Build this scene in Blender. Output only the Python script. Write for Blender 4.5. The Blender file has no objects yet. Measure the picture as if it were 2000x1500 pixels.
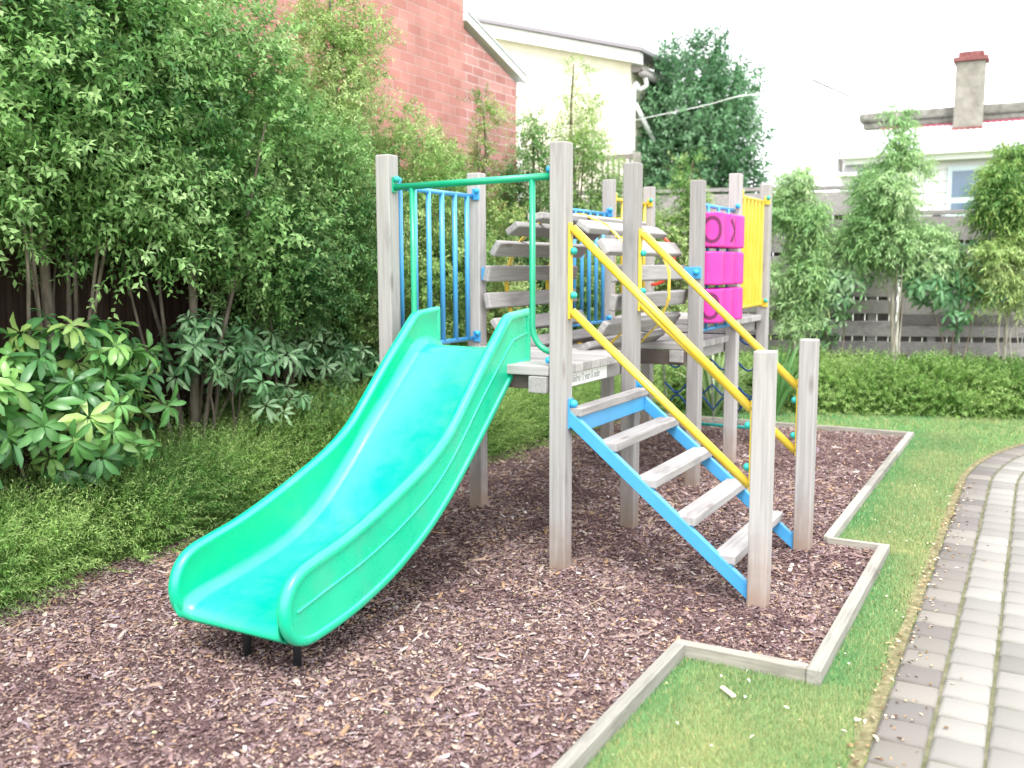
import bpy, bmesh, math, random
import numpy as np
from mathutils import Vector, Matrix
R=math.radians
random.seed(7); rng=np.random.default_rng(11)
S=bpy.context.scene
C=bpy.context.scene.collection

# ------------------------------------------------------------------ camera
CAM=np.array([2.0386,-4.1816,1.533]); PI_,RO,YA=.1217,-.0036,.5053
F=np.array([-np.sin(YA)*np.cos(PI_),np.cos(YA)*np.cos(PI_),-np.sin(PI_)])
Rt=np.array([np.cos(YA),np.sin(YA),0.]); Up=np.cross(Rt,F)
R2=np.cos(RO)*Rt+np.sin(RO)*Up; U2=-np.sin(RO)*Rt+np.cos(RO)*Up
cd=bpy.data.cameras.new('camera'); cam=bpy.data.objects.new('camera',cd); C.objects.link(cam)
cam.matrix_world=Matrix(((R2[0],U2[0],-F[0],CAM[0]),(R2[1],U2[1],-F[1],CAM[1]),(R2[2],U2[2],-F[2],CAM[2]),(0,0,0,1)))
cd.sensor_width=36; cd.lens=1855/2000*36; cd.clip_start=.05; cd.clip_end=500
cd.dof.use_dof=True; cd.dof.focus_distance=4.7; cd.dof.aperture_fstop=2.0
S.camera=cam
# ------------------------------------------------------------------ sky, sun, exposure
SUN_EL,SUN_RO=58,150       # soft overcast light
w=bpy.data.worlds.new('World'); S.world=w; w.use_nodes=True
nt=w.node_tree; nt.nodes.clear()
sky=nt.nodes.new('ShaderNodeTexSky'); sky.sky_type='NISHITA'; sky.sun_disc=False
sky.sun_elevation=R(SUN_EL); sky.sun_rotation=R(SUN_RO); sky.dust_density=3.0; sky.air_density=1.0
hs=nt.nodes.new('ShaderNodeHueSaturation'); hs.inputs['Saturation'].default_value=.12
mx=nt.nodes.new('ShaderNodeMix'); mx.data_type='RGBA'; mx.inputs[0].default_value=.6
mx.inputs[7].default_value=(11.2,11.4,11.8,1)     # the even white cloud layer
bg=nt.nodes.new('ShaderNodeBackground'); bg.inputs[1].default_value=.12
ow=nt.nodes.new('ShaderNodeOutputWorld')
nt.links.new(sky.outputs[0],hs.inputs['Color']); nt.links.new(hs.outputs[0],mx.inputs[6])
nt.links.new(mx.outputs[2],bg.inputs[0]); nt.links.new(bg.outputs[0],ow.inputs[0])
sd=bpy.data.lights.new('sun','SUN'); sd.energy=1.3; sd.angle=R(22); sd.color=(1,.96,.9)
so=bpy.data.objects.new('sun',sd); C.objects.link(so)
az=R(SUN_RO); el=R(SUN_EL)
sdir=Vector((math.sin(az)*math.cos(el),math.cos(az)*math.cos(el),math.sin(el)))
so.rotation_euler=sdir.to_track_quat('Z','Y').to_euler(); so.location=(4,-4,8)
S.view_settings.view_transform='Standard'; S.view_settings.look='None'; S.view_settings.gamma=1
S.view_settings.exposure=1.5
S.render.engine='CYCLES'
try: S.cycles.max_bounces=8; S.cycles.transparent_max_bounces=8
except Exception: pass

# ------------------------------------------------------------------ materials
MATS={}
def mat(name,col,rough=.6,spec=.5,col2=None,scale=(8,8,8),detail=5,bump=0,bscale=None,attr=False,
        trans=0,metal=0,coat=0,dist=.01,ramp=(.35,.68),col3=None,sc3=2.,r3=(.45,.65)):
    m=bpy.data.materials.new(name); m.use_nodes=True; n=m.node_tree; N=n.nodes; L=n.links
    b=N['Principled BSDF']; b.inputs['Roughness'].default_value=rough
    b.inputs['Metallic'].default_value=metal; b.inputs['Specular IOR Level'].default_value=spec
    if coat: b.inputs['Coat Weight'].default_value=coat; b.inputs['Coat Roughness'].default_value=.12
    b.inputs['Base Color'].default_value=(*col,1)
    geo=N.new('ShaderNodeNewGeometry')
    def noise(sc,det=detail,rg=.6):
        mp=N.new('ShaderNodeMapping'); mp.inputs['Scale'].default_value=sc
        L.new(geo.outputs['Position'],mp.inputs[0])
        t=N.new('ShaderNodeTexNoise'); t.inputs['Scale'].default_value=1; t.inputs['Detail'].default_value=det
        t.inputs['Roughness'].default_value=rg; L.new(mp.outputs[0],t.inputs['Vector']); return t
    out=None
    if attr:
        a=N.new('ShaderNodeAttribute'); a.attribute_name='Col'; out=a.outputs['Color']
    elif col2 is not None:
        t=noise(scale); r=N.new('ShaderNodeValToRGB')
        r.color_ramp.elements[0].position=ramp[0]; r.color_ramp.elements[1].position=ramp[1]
        r.color_ramp.elements[0].color=(*col,1); r.color_ramp.elements[1].color=(*col2,1)
        L.new(t.outputs[0],r.inputs[0]); out=r.outputs[0]
        if col3 is not None:
            t3=noise((sc3,)*3 if not isinstance(sc3,tuple) else sc3,4); q=N.new('ShaderNodeMapRange'); q.inputs[1].default_value=r3[0]; q.inputs[2].default_value=r3[1]
            L.new(t3.outputs[0],q.inputs[0]); x=N.new('ShaderNodeMix'); x.data_type='RGBA'
            L.new(q.outputs[0],x.inputs[0]); L.new(out,x.inputs[6]); x.inputs[7].default_value=(*col3,1); out=x.outputs[2]
    if out is not None: L.new(out,b.inputs['Base Color'])
    if bump:
        t=noise(bscale or scale,6,.65); bp=N.new('ShaderNodeBump'); bp.inputs['Strength'].default_value=bump
        bp.inputs['Distance'].default_value=dist; L.new(t.outputs[0],bp.inputs['Height']); L.new(bp.outputs[0],b.inputs['Normal'])
    if trans:
        tr=N.new('ShaderNodeBsdfTranslucent'); ms=N.new('ShaderNodeMixShader'); ms.inputs[0].default_value=trans
        if out is not None: L.new(out,tr.inputs[0])
        else: tr.inputs[0].default_value=(*col,1)
        L.new(b.outputs[0],ms.inputs[1]); L.new(tr.outputs[0],ms.inputs[2])
        L.new(ms.outputs[0],N['Material Output'].inputs[0])
    MATS[name]=m; return m
GREY1=(.265,.25,.25); GREY2=(.385,.368,.362)
def timber(name,axis,a=GREY1,b=GREY2,stain=False):
    sc={'x':(3,70,70),'y':(70,3,70),'z':(75,75,2.6)}[axis]
    m=mat(name,a,.85,.25,b,sc,6,.3,tuple(s*1.3 for s in sc),dist=.002,ramp=(.22,.66),col3=tuple(q*.86 for q in a),sc3=tuple({'x':(2,9,9),'y':(9,2,9),'z':(9,9,1.6)}[axis]),r3=(.56,.72))
    if True:   # knots and, on posts, the damp brown foot
        n=m.node_tree; N=n.nodes; L=n.links; b=N['Principled BSDF']
        src=b.inputs['Base Color'].links[0].from_socket
        geo=N.new('ShaderNodeNewGeometry')
        mp=N.new('ShaderNodeMapping'); mp.inputs['Scale'].default_value={'x':(2.2,8,8),'y':(8,2.2,8),'z':(8,8,2.2)}[axis]
        L.new(geo.outputs['Position'],mp.inputs[0])
        v=N.new('ShaderNodeTexVoronoi'); v.inputs['Scale'].default_value=1.0; L.new(mp.outputs[0],v.inputs['Vector'])
        q=N.new('ShaderNodeMapRange'); q.inputs[1].default_value=.05; q.inputs[2].default_value=.15; q.inputs[3].default_value=.6; q.inputs[4].default_value=0
        L.new(v.outputs['Distance'],q.inputs[0]); x=N.new('ShaderNodeMix'); x.data_type='RGBA'
        L.new(q.outputs[0],x.inputs[0]); L.new(src,x.inputs[6]); x.inputs[7].default_value=(.15,.115,.11,1); src=x.outputs[2]
        if stain:
            sp=N.new('ShaderNodeSeparateXYZ'); L.new(geo.outputs['Position'],sp.inputs[0])
            t=N.new('ShaderNodeTexNoise'); t.inputs['Scale'].default_value=9; L.new(geo.outputs['Position'],t.inputs['Vector'])
            ad=N.new('ShaderNodeMath'); ad.operation='MULTIPLY_ADD'; ad.inputs[1].default_value=-.35; L.new(t.outputs[0],ad.inputs[0]); L.new(sp.outputs[2],ad.inputs[2])
            q=N.new('ShaderNodeMapRange'); q.inputs[1].default_value=-.15; q.inputs[2].default_value=.16; q.inputs[3].default_value=.75; q.inputs[4].default_value=0
            L.new(ad.outputs[0],q.inputs[0]); x=N.new('ShaderNodeMix'); x.data_type='RGBA'
            L.new(q.outputs[0],x.inputs[0]); L.new(src,x.inputs[6]); x.inputs[7].default_value=(.25,.165,.115,1); src=x.outputs[2]
        oi=N.new('ShaderNodeObjectInfo'); q=N.new('ShaderNodeMapRange'); q.inputs[3].default_value=.80; q.inputs[4].default_value=1.16; L.new(oi.outputs['Random'],q.inputs[0])
        hv=N.new('ShaderNodeHueSaturation'); L.new(q.outputs[0],hv.inputs['Value']); L.new(src,hv.inputs['Color']); src=hv.outputs[0]
        L.new(src,b.inputs['Base Color'])
    return m
M_post=timber('weathered_post','z',stain=True); M_px=timber('weathered_plank_across','x'); M_py=timber('weathered_plank_along','y')
M_slide=mat('slide_plastic',(.0,.49,.265),.30,.6,(.0,.53,.30),(2,2,2),3,.10,(45,45,45),dist=.002,coat=.6,col3=(.03,.45,.27),sc3=3.5,r3=(.52,.70))
def wear(m,lo,hi,sc):
    n=m.node_tree; N=n.nodes; L=n.links; g=N.new('ShaderNodeNewGeometry'); t=N.new('ShaderNodeTexNoise'); t.inputs['Scale'].default_value=sc; t.inputs['Detail'].default_value=9; t.inputs['Roughness'].default_value=.7
    L.new(g.outputs['Position'],t.inputs['Vector']); q=N.new('ShaderNodeMapRange'); q.inputs[1].default_value=.35; q.inputs[2].default_value=.65; q.inputs[3].default_value=lo; q.inputs[4].default_value=hi
    L.new(t.outputs[0],q.inputs[0]); L.new(q.outputs[0],N['Principled BSDF'].inputs['Roughness']); L.new(q.outputs[0],N['Principled BSDF'].inputs['Coat Roughness'])
wear(M_slide,.16,.48,6)
M_blue=mat('blue_paint',(.055,.30,.60),.35,.5,(.07,.33,.64),(6,6,6),3,.05,(80,80,80),dist=.001,coat=.2)
M_yel=mat('yellow_paint',(.66,.46,.035),.35,.5,(.72,.53,.07),(6,6,6),3,.05,(80,80,80),dist=.001,coat=.2)
M_grn=mat('green_paint',(.0,.30,.15),.35,.5,(.01,.34,.19),(6,6,6),3,.05,(80,80,80),dist=.001,coat=.2)
M_teal=mat('teal_cap',(.02,.36,.33),.4)
M_bcap=mat('blue_cap',(.03,.34,.66),.4)
M_pink=mat('pink_plastic',(.52,.02,.28),.4,.5,(.57,.035,.32),(5,5,5),3)
M_mark=mat('dark_pink_mark',(.13,.0,.07),.5)
M_red=mat('red_paint',(.65,.05,.03),.35)
M_black=mat('black_steel',(.012,.014,.016),.5)
M_steel=mat('galvanised_chain',(.5,.5,.5),.4,metal=.8)
M_rope=mat('blue_rope',(.02,.09,.35),.8)
M_sign=mat('white_sign',(.82,.82,.82),.5); M_ink=mat('grey_letters',(.36,.36,.38),.6)
M_leaf=mat('foliage_leaf',(.1,.2,.05),.5,.4,attr=True,trans=.38)
M_gloss=mat('glossy_leaf',(.1,.2,.05),.33,.5,attr=True,trans=.22)
M_bark=mat('bark',(.10,.075,.06),.9,.2,(.26,.22,.18),(20,20,5),5,.5,dist=.01)
M_pale=mat('pale_bark',(.30,.27,.22),.9,.2,(.55,.5,.44),(30,30,8),5,.4,dist=.006)
M_mulch=mat('mulch_soil',(.05,.028,.03),.95,.15,(.21,.135,.13),(45,45,45),8,1.0,(70,70,70),dist=.012)
M_chip=mat('bark_chip',(.2,.1,.1),.85,.2,attr=True)
M_lawn=mat('lawn_turf',(.17,.26,.08),.95,.1,(.33,.40,.16),(7,7,7),8,.8,(120,120,120),dist=.01,col3=(.34,.36,.13),sc3=2.6,r3=(.5,.7))
M_blade=mat('grass_blade',(.1,.2,.05),.7,.2,attr=True,trans=.25)
M_paver=mat('paver_stone',(.5,.5,.45),.9,.2,attr=True,bump=.5,bscale=(60,60,60),dist=.003)
M_joint=mat('mossy_joint',(.10,.105,.055),.95,.1,(.19,.18,.12),(14,14,14),5,.6,(80,80,80),dist=.006)
M_soil=mat('path_edge_soil',(.13,.12,.06),.95,.1,(.30,.27,.16),(25,25,25),6,.8,(70,70,70),dist=.01)
M_edge=timber('edging_timber','y',(.22,.21,.185),(.36,.345,.31)); M_edgex=timber('edging_timber_across','x',(.19,.175,.145),(.35,.33,.29))
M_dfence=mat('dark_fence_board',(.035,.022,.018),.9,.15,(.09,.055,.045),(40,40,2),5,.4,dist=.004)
M_fence=timber('grey_fence_board','x',(.22,.20,.20),(.38,.355,.355)); M_fback=mat('fence_paling',(.10,.09,.09),.9,.15,(.2,.18,.17),(30,30,2),5,.4,dist=.004)
M_white=mat('white_paint',(.78,.79,.80),.6); M_cream=mat('cream_render',(.80,.76,.62),.9,.2,(.88,.85,.73),(3,3,3),7,.6,(45,45,45),dist=.02)
M_lead=mat('roof_edge_metal',(.30,.28,.31),.6); M_iron=mat('corrugated_iron',(.72,.75,.78),.5,.5,(.8,.82,.84),(4,4,4),4)
M_stone=mat('mossy_cement',(.15,.145,.13),.95,.1,(.29,.28,.25),(9,9,9),7,.6,(30,30,30),dist=.03)
M_chim=mat('chimney_render',(.20,.185,.16),.95,.1,(.33,.31,.275),(6,6,6),7,.5,(30,30,30),dist=.02)
M_redb=mat('red_brick_band',(.17,.055,.06),.9,.1,(.28,.13,.12),(14,14,14),5,.4,dist=.01)
M_pane=mat('window_pane',(.10,.16,.24),.06,.8); M_frame=mat('pale_blue_frame',(.55,.66,.70),.5)
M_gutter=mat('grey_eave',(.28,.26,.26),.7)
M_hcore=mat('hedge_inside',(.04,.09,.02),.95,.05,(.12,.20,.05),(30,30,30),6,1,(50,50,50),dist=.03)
def brick(name,c1,c2,mortar,sc,msz):
    m=bpy.data.materials.new(name); m.use_nodes=True; n=m.node_tree; N=n.nodes; L=n.links; b=N['Principled BSDF']; b.inputs['Roughness'].default_value=.9
    geo=N.new('ShaderNodeNewGeometry'); sp=N.new('ShaderNodeSeparateXYZ'); cb=N.new('ShaderNodeCombineXYZ')
    L.new(geo.outputs['Position'],sp.inputs[0]); L.new(sp.outputs[1],cb.inputs[0]); L.new(sp.outputs[2],cb.inputs[1])
    t=N.new('ShaderNodeTexBrick'); t.inputs['Scale'].default_value=1; t.inputs['Brick Width'].default_value=sc*2.55; t.inputs['Row Height'].default_value=sc
    t.inputs['Mortar Size'].default_value=msz; t.inputs['Mortar Smooth'].default_value=.3; t.inputs['Bias'].default_value=-.1
    t.inputs['Color1'].default_value=(*c1,1); t.inputs['Color2'].default_value=(*c2,1); t.inputs['Mortar'].default_value=(*mortar,1)
    L.new(cb.outputs[0],t.inputs['Vector'])
    nz=N.new('ShaderNodeTexNoise'); nz.inputs['Scale'].default_value=3.5; nz.inputs['Detail'].default_value=8; L.new(geo.outputs['Position'],nz.inputs['Vector'])
    x=N.new('ShaderNodeMix'); x.data_type='RGBA'; x.blend_type='MULTIPLY'; x.inputs[0].default_value=.5
    r=N.new('ShaderNodeValToRGB'); r.color_ramp.elements[0].position=.3; r.color_ramp.elements[0].color=(.55,.5,.5,1); r.color_ramp.elements[1].position=.65; r.color_ramp.elements[1].color=(1.0,1.0,1.0,1)
    L.new(nz.outputs[0],r.inputs[0]); L.new(t.outputs[0],x.inputs[6]); L.new(r.outputs[0],x.inputs[7]); L.new(x.outputs[2],b.inputs['Base Color'])
    bp=N.new('ShaderNodeBump'); bp.inputs['Strength'].default_value=.6; bp.inputs['Distance'].default_value=.008; bp.invert=True
    L.new(t.outputs['Fac'],bp.inputs['Height']); L.new(bp.outputs[0],b.inputs['Normal']); return m
M_brick=brick('red_brick',(.44,.19,.165),(.52,.25,.22),(.50,.33,.305),.0935,.005)
M_brick2=brick('weathered_brick',(.40,.17,.155),(.50,.26,.24),(.54,.40,.38),.0935,.007)

# ------------------------------------------------------------------ object helpers
def tag(o,label=None,cat=None,group=None,kind=None):
    if label: o['label']=label
    if cat: o['category']=cat
    if group: o['group']=group
    if kind: o['kind']=kind
    return o
def empty(name,loc,label,cat,group=None):
    o=bpy.data.objects.new(name,None); C.objects.link(o); o.location=loc; o.empty_display_size=.1
    return tag(o,label,cat,group)
def wloc(o):
    v=Vector((0,0,0))
    while o is not None: v+=o.location; o=o.parent
    return v
def link(name,me,m,parent=None,mats=None):
    o=bpy.data.objects.new(name,me); C.objects.link(o)
    for k in (mats or [m]): me.materials.append(k)
    if parent is not None: o.parent=parent; o.location=-wloc(parent)   # vertices are given in world space
    return o
def obj(name,bm,m,parent=None,smooth=False,mats=None,bevel=0):
    if bevel: bmesh.ops.bevel(bm,geom=bm.edges[:],offset=bevel,segments=2,affect='EDGES',profile=.5)
    bmesh.ops.recalc_face_normals(bm,faces=bm.faces[:])
    me=bpy.data.meshes.new(name); bm.to_mesh(me); bm.free()
    if smooth: me.polygons.foreach_set('use_smooth',[True]*len(me.polygons))
    return link(name,me,m,parent,mats)
def nb(): return bmesh.new()
def box(bm,c,s,rot=None):
    r=bmesh.ops.create_cube(bm,size=1)
    M=Matrix.Translation(c)@(rot.to_4x4() if rot else Matrix())@Matrix.Diagonal((*s,1))
    bmesh.ops.transform(bm,matrix=M,verts=r['verts']); return r['verts']
def bb(bm,x0,x1,y0,y1,z0,z1): return box(bm,((x0+x1)/2,(y0+y1)/2,(z0+z1)/2),(x1-x0,y1-y0,z1-z0))
def boxobj(name,m,parent,x0,x1,y0,y1,z0,z1,bevel=.003):
    bm=nb(); bb(bm,x0,x1,y0,y1,z0,z1); return obj(name,bm,m,parent,bevel=bevel)
def tube(bm,pts,r,seg=12,cap=True):
    pts=[Vector(p) for p in pts]; n=len(pts); rs=r if isinstance(r,(list,tuple)) else [r]*n
    rings=[]; prev=None
    for i,p in enumerate(pts):
        t=(pts[min(i+1,n-1)]-pts[max(i-1,0)]).normalized()
        if prev is None: a=t.orthogonal().normalized()
        else: a=(prev-t*prev.dot(t)).normalized()
        prev=a; b=t.cross(a)
        rings.append([bm.verts.new(p+(a*math.cos(k*2*math.pi/seg)+b*math.sin(k*2*math.pi/seg))*rs[i]) for k in range(seg)])
    for i in range(n-1):
        for k in range(seg): bm.faces.new((rings[i][k],rings[i][(k+1)%seg],rings[i+1][(k+1)%seg],rings[i+1][k]))
    if cap: bm.faces.new(rings[0][::-1]); bm.faces.new(rings[-1])
def tubeobj(name,m,parent,pts,r,seg=12): bm=nb(); tube(bm,pts,r,seg); return obj(name,bm,m,parent,smooth=True)
def ball(bm,c,r,sc=(1,1,1)):
    v=bmesh.ops.create_uvsphere(bm,u_segments=14,v_segments=10,radius=r)['verts']
    bmesh.ops.transform(bm,matrix=Matrix.Translation(c)@Matrix.Diagonal((*sc,1)),verts=v)
def ballobj(name,m,parent,c,r,sc=(1,1,1)): bm=nb(); ball(bm,c,r,sc); return obj(name,bm,m,parent,smooth=True)
def curve(pts,n=8):
    P=[np.array(p,float) for p in pts]; P=[2*P[0]-P[1]]+P+[2*P[-1]-P[-2]]; out=[]
    for i in range(1,len(P)-2):
        for k in range(n):
            t=k/n; a,b,c,d=P[i-1],P[i],P[i+1],P[i+2]
            out.append(.5*((2*b)+(-a+c)*t+(2*a-5*b+4*c-d)*t*t+(-a+3*b-3*c+d)*t**3))
    out.append(P[-2]); return out
def fast(name,V,Fc,m,parent=None,col=None,smooth=False):
    V=np.asarray(V,dtype=np.float32); Fc=np.asarray(Fc,dtype=np.int32); k=Fc.shape[1]
    me=bpy.data.meshes.new(name); me.vertices.add(len(V)); me.vertices.foreach_set('co',V.ravel())
    me.loops.add(Fc.size); me.loops.foreach_set('vertex_index',Fc.ravel())
    me.polygons.add(len(Fc)); me.polygons.foreach_set('loop_start',np.arange(0,Fc.size,k,dtype=np.int32))
    if smooth: me.polygons.foreach_set('use_smooth',np.ones(len(Fc),dtype=bool))
    if col is not None:
        a=me.color_attributes.new('Col','FLOAT_COLOR','POINT'); c=np.ones((len(V),4),np.float32); c[:,:3]=col
        a.data.foreach_set('color',c.ravel())
    me.update(calc_edges=True); return link(name,me,m,parent)
def nrm(a): return a/np.maximum(np.linalg.norm(a,axis=-1,keepdims=True),1e-9)
def sn(P,f=1.,seed=0):   # smooth cheap 3-D noise, -1..1
    P=np.asarray(P)*f; g=np.random.default_rng(seed); o=0
    for k in range(5):
        d=g.normal(size=P.shape[-1]); d/=np.linalg.norm(d); o=o+np.sin(P@d*(1+k*.7)+g.uniform(0,6.28))/(1+k*.45)
    return o/2.6

# ------------------------------------------------------------------ foliage builders
def leafverts(P,D,N,L,W,fold=.2,curl=.12):
    Sd=nrm(np.cross(D,N)); N=nrm(np.cross(Sd,D)); L=L[:,None]; W=W[:,None]
    v0=P; v1=P+D*L*.45+Sd*W*.5+N*W*fold; v2=P+D*L-N*L*curl; v3=P+D*L*.45-Sd*W*.5+N*W*fold
    n=len(P); V=np.stack([v0,v1,v2,v3],1).reshape(-1,3); b=np.arange(n)[:,None]*4
    Fc=np.concatenate([b+[0,1,2],b+[0,2,3]],0); return V,Fc
def shoots(name,parent,O,D,nl,sl,L,W,cols,m,spread=1.0,droop=.3,jit=.25,tipcol=None,vs=.25,clumpseed=1):
    """O: shoot origins, D: directions, nl leaves per shoot of length L along a shoot of length sl"""
    n=len(O); t=(np.arange(nl)+.6)/nl; ang=np.arange(nl)*2.4
    slv=sl*rng.uniform(.6,1.3,(n,1)); D=nrm(D+rng.normal(0,.15,(n,3)))
    A=nrm(np.cross(D,rng.normal(size=(n,3)))); B=np.cross(D,A)
    an=ang[None]+rng.uniform(0,6.28,(n,1))
    rad=A[:,None]*np.cos(an)[...,None]+B[:,None]*np.sin(an)[...,None]
    bend=np.array([0,0,-1.])*droop
    Pp=O[:,None]+D[:,None]*(t[None,:,None]*slv[:,None])+bend*(t**2)[None,:,None]*slv[:,None]*.6
    Ld=nrm(D[:,None]*.65+rad*spread+bend*.9+rng.normal(0,jit,(n,nl,3)))
    Nn=nrm(D[:,None]*.5+np.array([0,0,1.])*.8+rng.normal(0,.35,(n,nl,3))+rad*.1)
    M=n*nl; l=L*rng.uniform(.7,1.25,M)*np.tile(1-.3*t,n); wd=W*rng.uniform(.75,1.2,M)
    V,Fc=leafverts(Pp.reshape(M,3),Ld.reshape(M,3),Nn.reshape(M,3),l,wd)
    cols=np.asarray(cols,float); k=(sn(O,3.0,clumpseed)*.75+.5)*(len(cols)-1)+rng.normal(0,.35,n)
    k=np.clip(k,0,len(cols)-1.001); i=k.astype(int); f=(k-i)[:,None]
    c=cols[i]*(1-f)+cols[np.minimum(i+1,len(cols)-1)]*f
    c=np.repeat(c[:,None],nl,1)*(1+rng.normal(0,vs,(n,nl,1)))
    if tipcol is not None:
        q=((t**2)[None,:,None]*rng.uniform(0,1,(n,1,1))**1.3); c=c*(1-q)+np.array(tipcol)*q
    c=np.clip(c,.004,.9); c=np.repeat(c.reshape(M,1,3),4,1).reshape(-1,3)
    return fast(name,V,Fc,m,parent,c)
def sample_blobs(blobs,n,shell=.62,seed=3,noise=.22):
    b=np.array(blobs,float); wgt=(b[:,3]*b[:,4]+b[:,3]*b[:,5]+b[:,4]*b[:,5]); wgt/=wgt.sum()
    i=rng.choice(len(b),n,p=wgt); d=nrm(rng.normal(size=(n,3)))
    r=np.where(rng.random(n)<.82,rng.uniform(shell,1.05,n),rng.uniform(.2,shell,n))
    r=r*(1+noise*sn(d*3+b[i,:3]*2,1.3,seed))
    return b[i,:3]+d*b[i,3:6]*r[:,None],d
def limb_mesh(name,m,parent,base,tips,r0=.03,seg=7,wob=.05):
    bm=nb()
    base=np.array(base,float); 
    for j,(t,rr) in enumerate(tips):
        t=np.array(t,float); k=[base]; 
        for s in (.3,.55,.8): k.append(base*(1-s)+t*s+np.array([random.uniform(-wob,wob),random.uniform(-wob,wob),0])+np.array([0,0,(.18*s*(1-s))*np.linalg.norm(t-base)]))
        k.append(t); c=curve(k,4); n=len(c); tube(bm,c,[rr*(1-.75*i/(n-1)) for i in range(n)],seg)
    return obj(name,bm,m,parent,smooth=True)
G_MID=[(.04,.14,.035),(.11,.26,.07),(.21,.39,.12),(.33,.51,.21)]
G_YEL=[(.09,.23,.05),(.21,.38,.10),(.35,.51,.18),(.48,.59,.28)]
G_DARK=[(.06,.17,.075),(.11,.26,.12),(.17,.34,.17),(.25,.43,.25)]
def crown_blobs(x,y,z0,z1,r,prof,n,jit=.3):
    out=[]
    for k in range(n):
        t=(k+random.random())/n; z=z0+(z1-z0)*t; rr=r*np.interp(t,np.linspace(0,1,len(prof)),prof)
        a=random.uniform(0,6.28); d=rr*math.sqrt(random.uniform(.03,.75))
        q=max(.06,rr*random.uniform(.27,.46)); out.append((x+d*math.cos(a),y+d*math.sin(a),z,q,q,q*random.uniform(.7,1.0)))
    return out
def tree(label,cat,x,y,z0,z1,r,prof,nblob,nsh,cols,group=None,leaf=(.055,.022),sl=.15,nl=10,m=None,stems=2,r0=.028,tip=None,bark=None,
         droop=.3,spread=1.,upw=.45,name='tree',extra=(),base=None,seed=1,noise=.25,vs=.25):
    base=base or (x,y,-.02); e=empty(name,base,label,cat,group)
    bl=crown_blobs(x,y,z0,z1,r,prof,nblob)+list(extra)
    pick=sorted(bl,key=lambda q:-q[2]); tips=[((pick[0][0],pick[0][1],pick[0][2]),r0*1.3)]
    for q in random.sample(bl,min(len(bl),stems*4)): tips.append(((q[0],q[1],q[2]),r0*random.uniform(.35,.7)))
    limb_mesh('trunk',bark or M_bark,e,base,tips,r0)
    O,d=sample_blobs(bl,nsh,noise=noise,seed=seed); D=nrm(d+np.array([0,0,upw]))
    shoots('crown',e,O,D,nl,sl,leaf[0],leaf[1],cols,m or M_leaf,droop=droop,spread=spread,tipcol=tip,clumpseed=seed,vs=vs)
    return e

# ------------------------------------------------------------------ ground
def xr(y): return .84 if y<-.66 else (1.37 if y<1.13 else 1.08)
HF=[(-3.5,-1.70),(-2.6,-1.78),(-1.75,-1.90),(-1.05,-2.08),(-.7,-2.0),(.28,-2.03),(2.17,-1.72),(3.32,-1.70),(4.6,-1.58),(5.5,-1.45)]
def xl(y): return np.interp(y,[a for a,b in HF],[b for a,b in HF])
def grid(name,x0,x1,y0,y1,nx,ny,zf,m,mask=None):
    xs=np.linspace(x0,x1,nx); ys=np.linspace(y0,y1,ny); X,Y=np.meshgrid(xs,ys); P=np.stack([X,Y,0*X],-1).reshape(-1,3)
    P[:,2]=zf(P[:,0],P[:,1]); i=np.arange((nx-1)*(ny-1)); r,c=i//(nx-1),i%(nx-1); a=r*nx+c
    Fc=np.stack([a,a+1,a+nx+1,a+nx],1)
    if mask is not None:
        ce=P[Fc].mean(1); Fc=Fc[mask(ce[:,0],ce[:,1])]
    return fast(name,P,Fc,m,None,None,True)
def zm(x,y):
    P=np.stack([x,y,0*x],-1); z=.012*sn(P,4.2,5)+.007*sn(P,13,6)
    for cx_,cy_,dd,rr_ in ((-.58,-1.85,.028,.12),(1.12,.45,.03,.05),(.5,.45,.015,.2)): z=z-dd*np.exp(-((x-cx_)**2+(y-cy_)**2)/rr_)
    for px,py in POSTS_XY: z=z+.022*np.exp(-((x-px)**2+(y-py)**2)/.02)
    return z
A,B,T=-1.03,.92,1.17
Y5=B+T; Y8=Y5+.90; Y9=Y8+.90
POSTS_XY=[(A,0),(0,0),(A,B),(0,B),(A,Y5),(0,Y5),(A,Y8),(0,Y8),(A,Y9),(0,Y9),(1.0,0),(1.0,B)]
g=grid('ground',-60,60,-30,60,60,45,lambda x,y:0*x-.12,M_lawn); tag(g,kind='structure')
def mulch_in(x,y): return (x>xl(y)-.9)&(x<np.where(y<-.66,.865,np.where(y<1.13,1.385,1.09)))&(y<4.985)
g=grid('mulch_bed',-3.1,1.4,-4.0,5.0,226,451,zm,M_mulch,mulch_in); tag(g,kind='structure')
lawn_z=lambda x,y:-.014+.004*sn(np.stack([x,y,0*x],-1),5,8)
def lawn_in(x,y): return ~((x<np.where(y<-.66,.86,np.where(y<1.13,1.38,1.085)))&(y<4.98))&~((x>1.63)&(y<3.2))
g=grid('lawn',-3.4,6.4,-4.6,8.0,197,253,lawn_z,M_lawn,lambda x,y:~((x<np.where(y<-.66,.86,np.where(y<1.13,1.38,1.085)))&(y<4.98))); tag(g,kind='structure')

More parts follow.
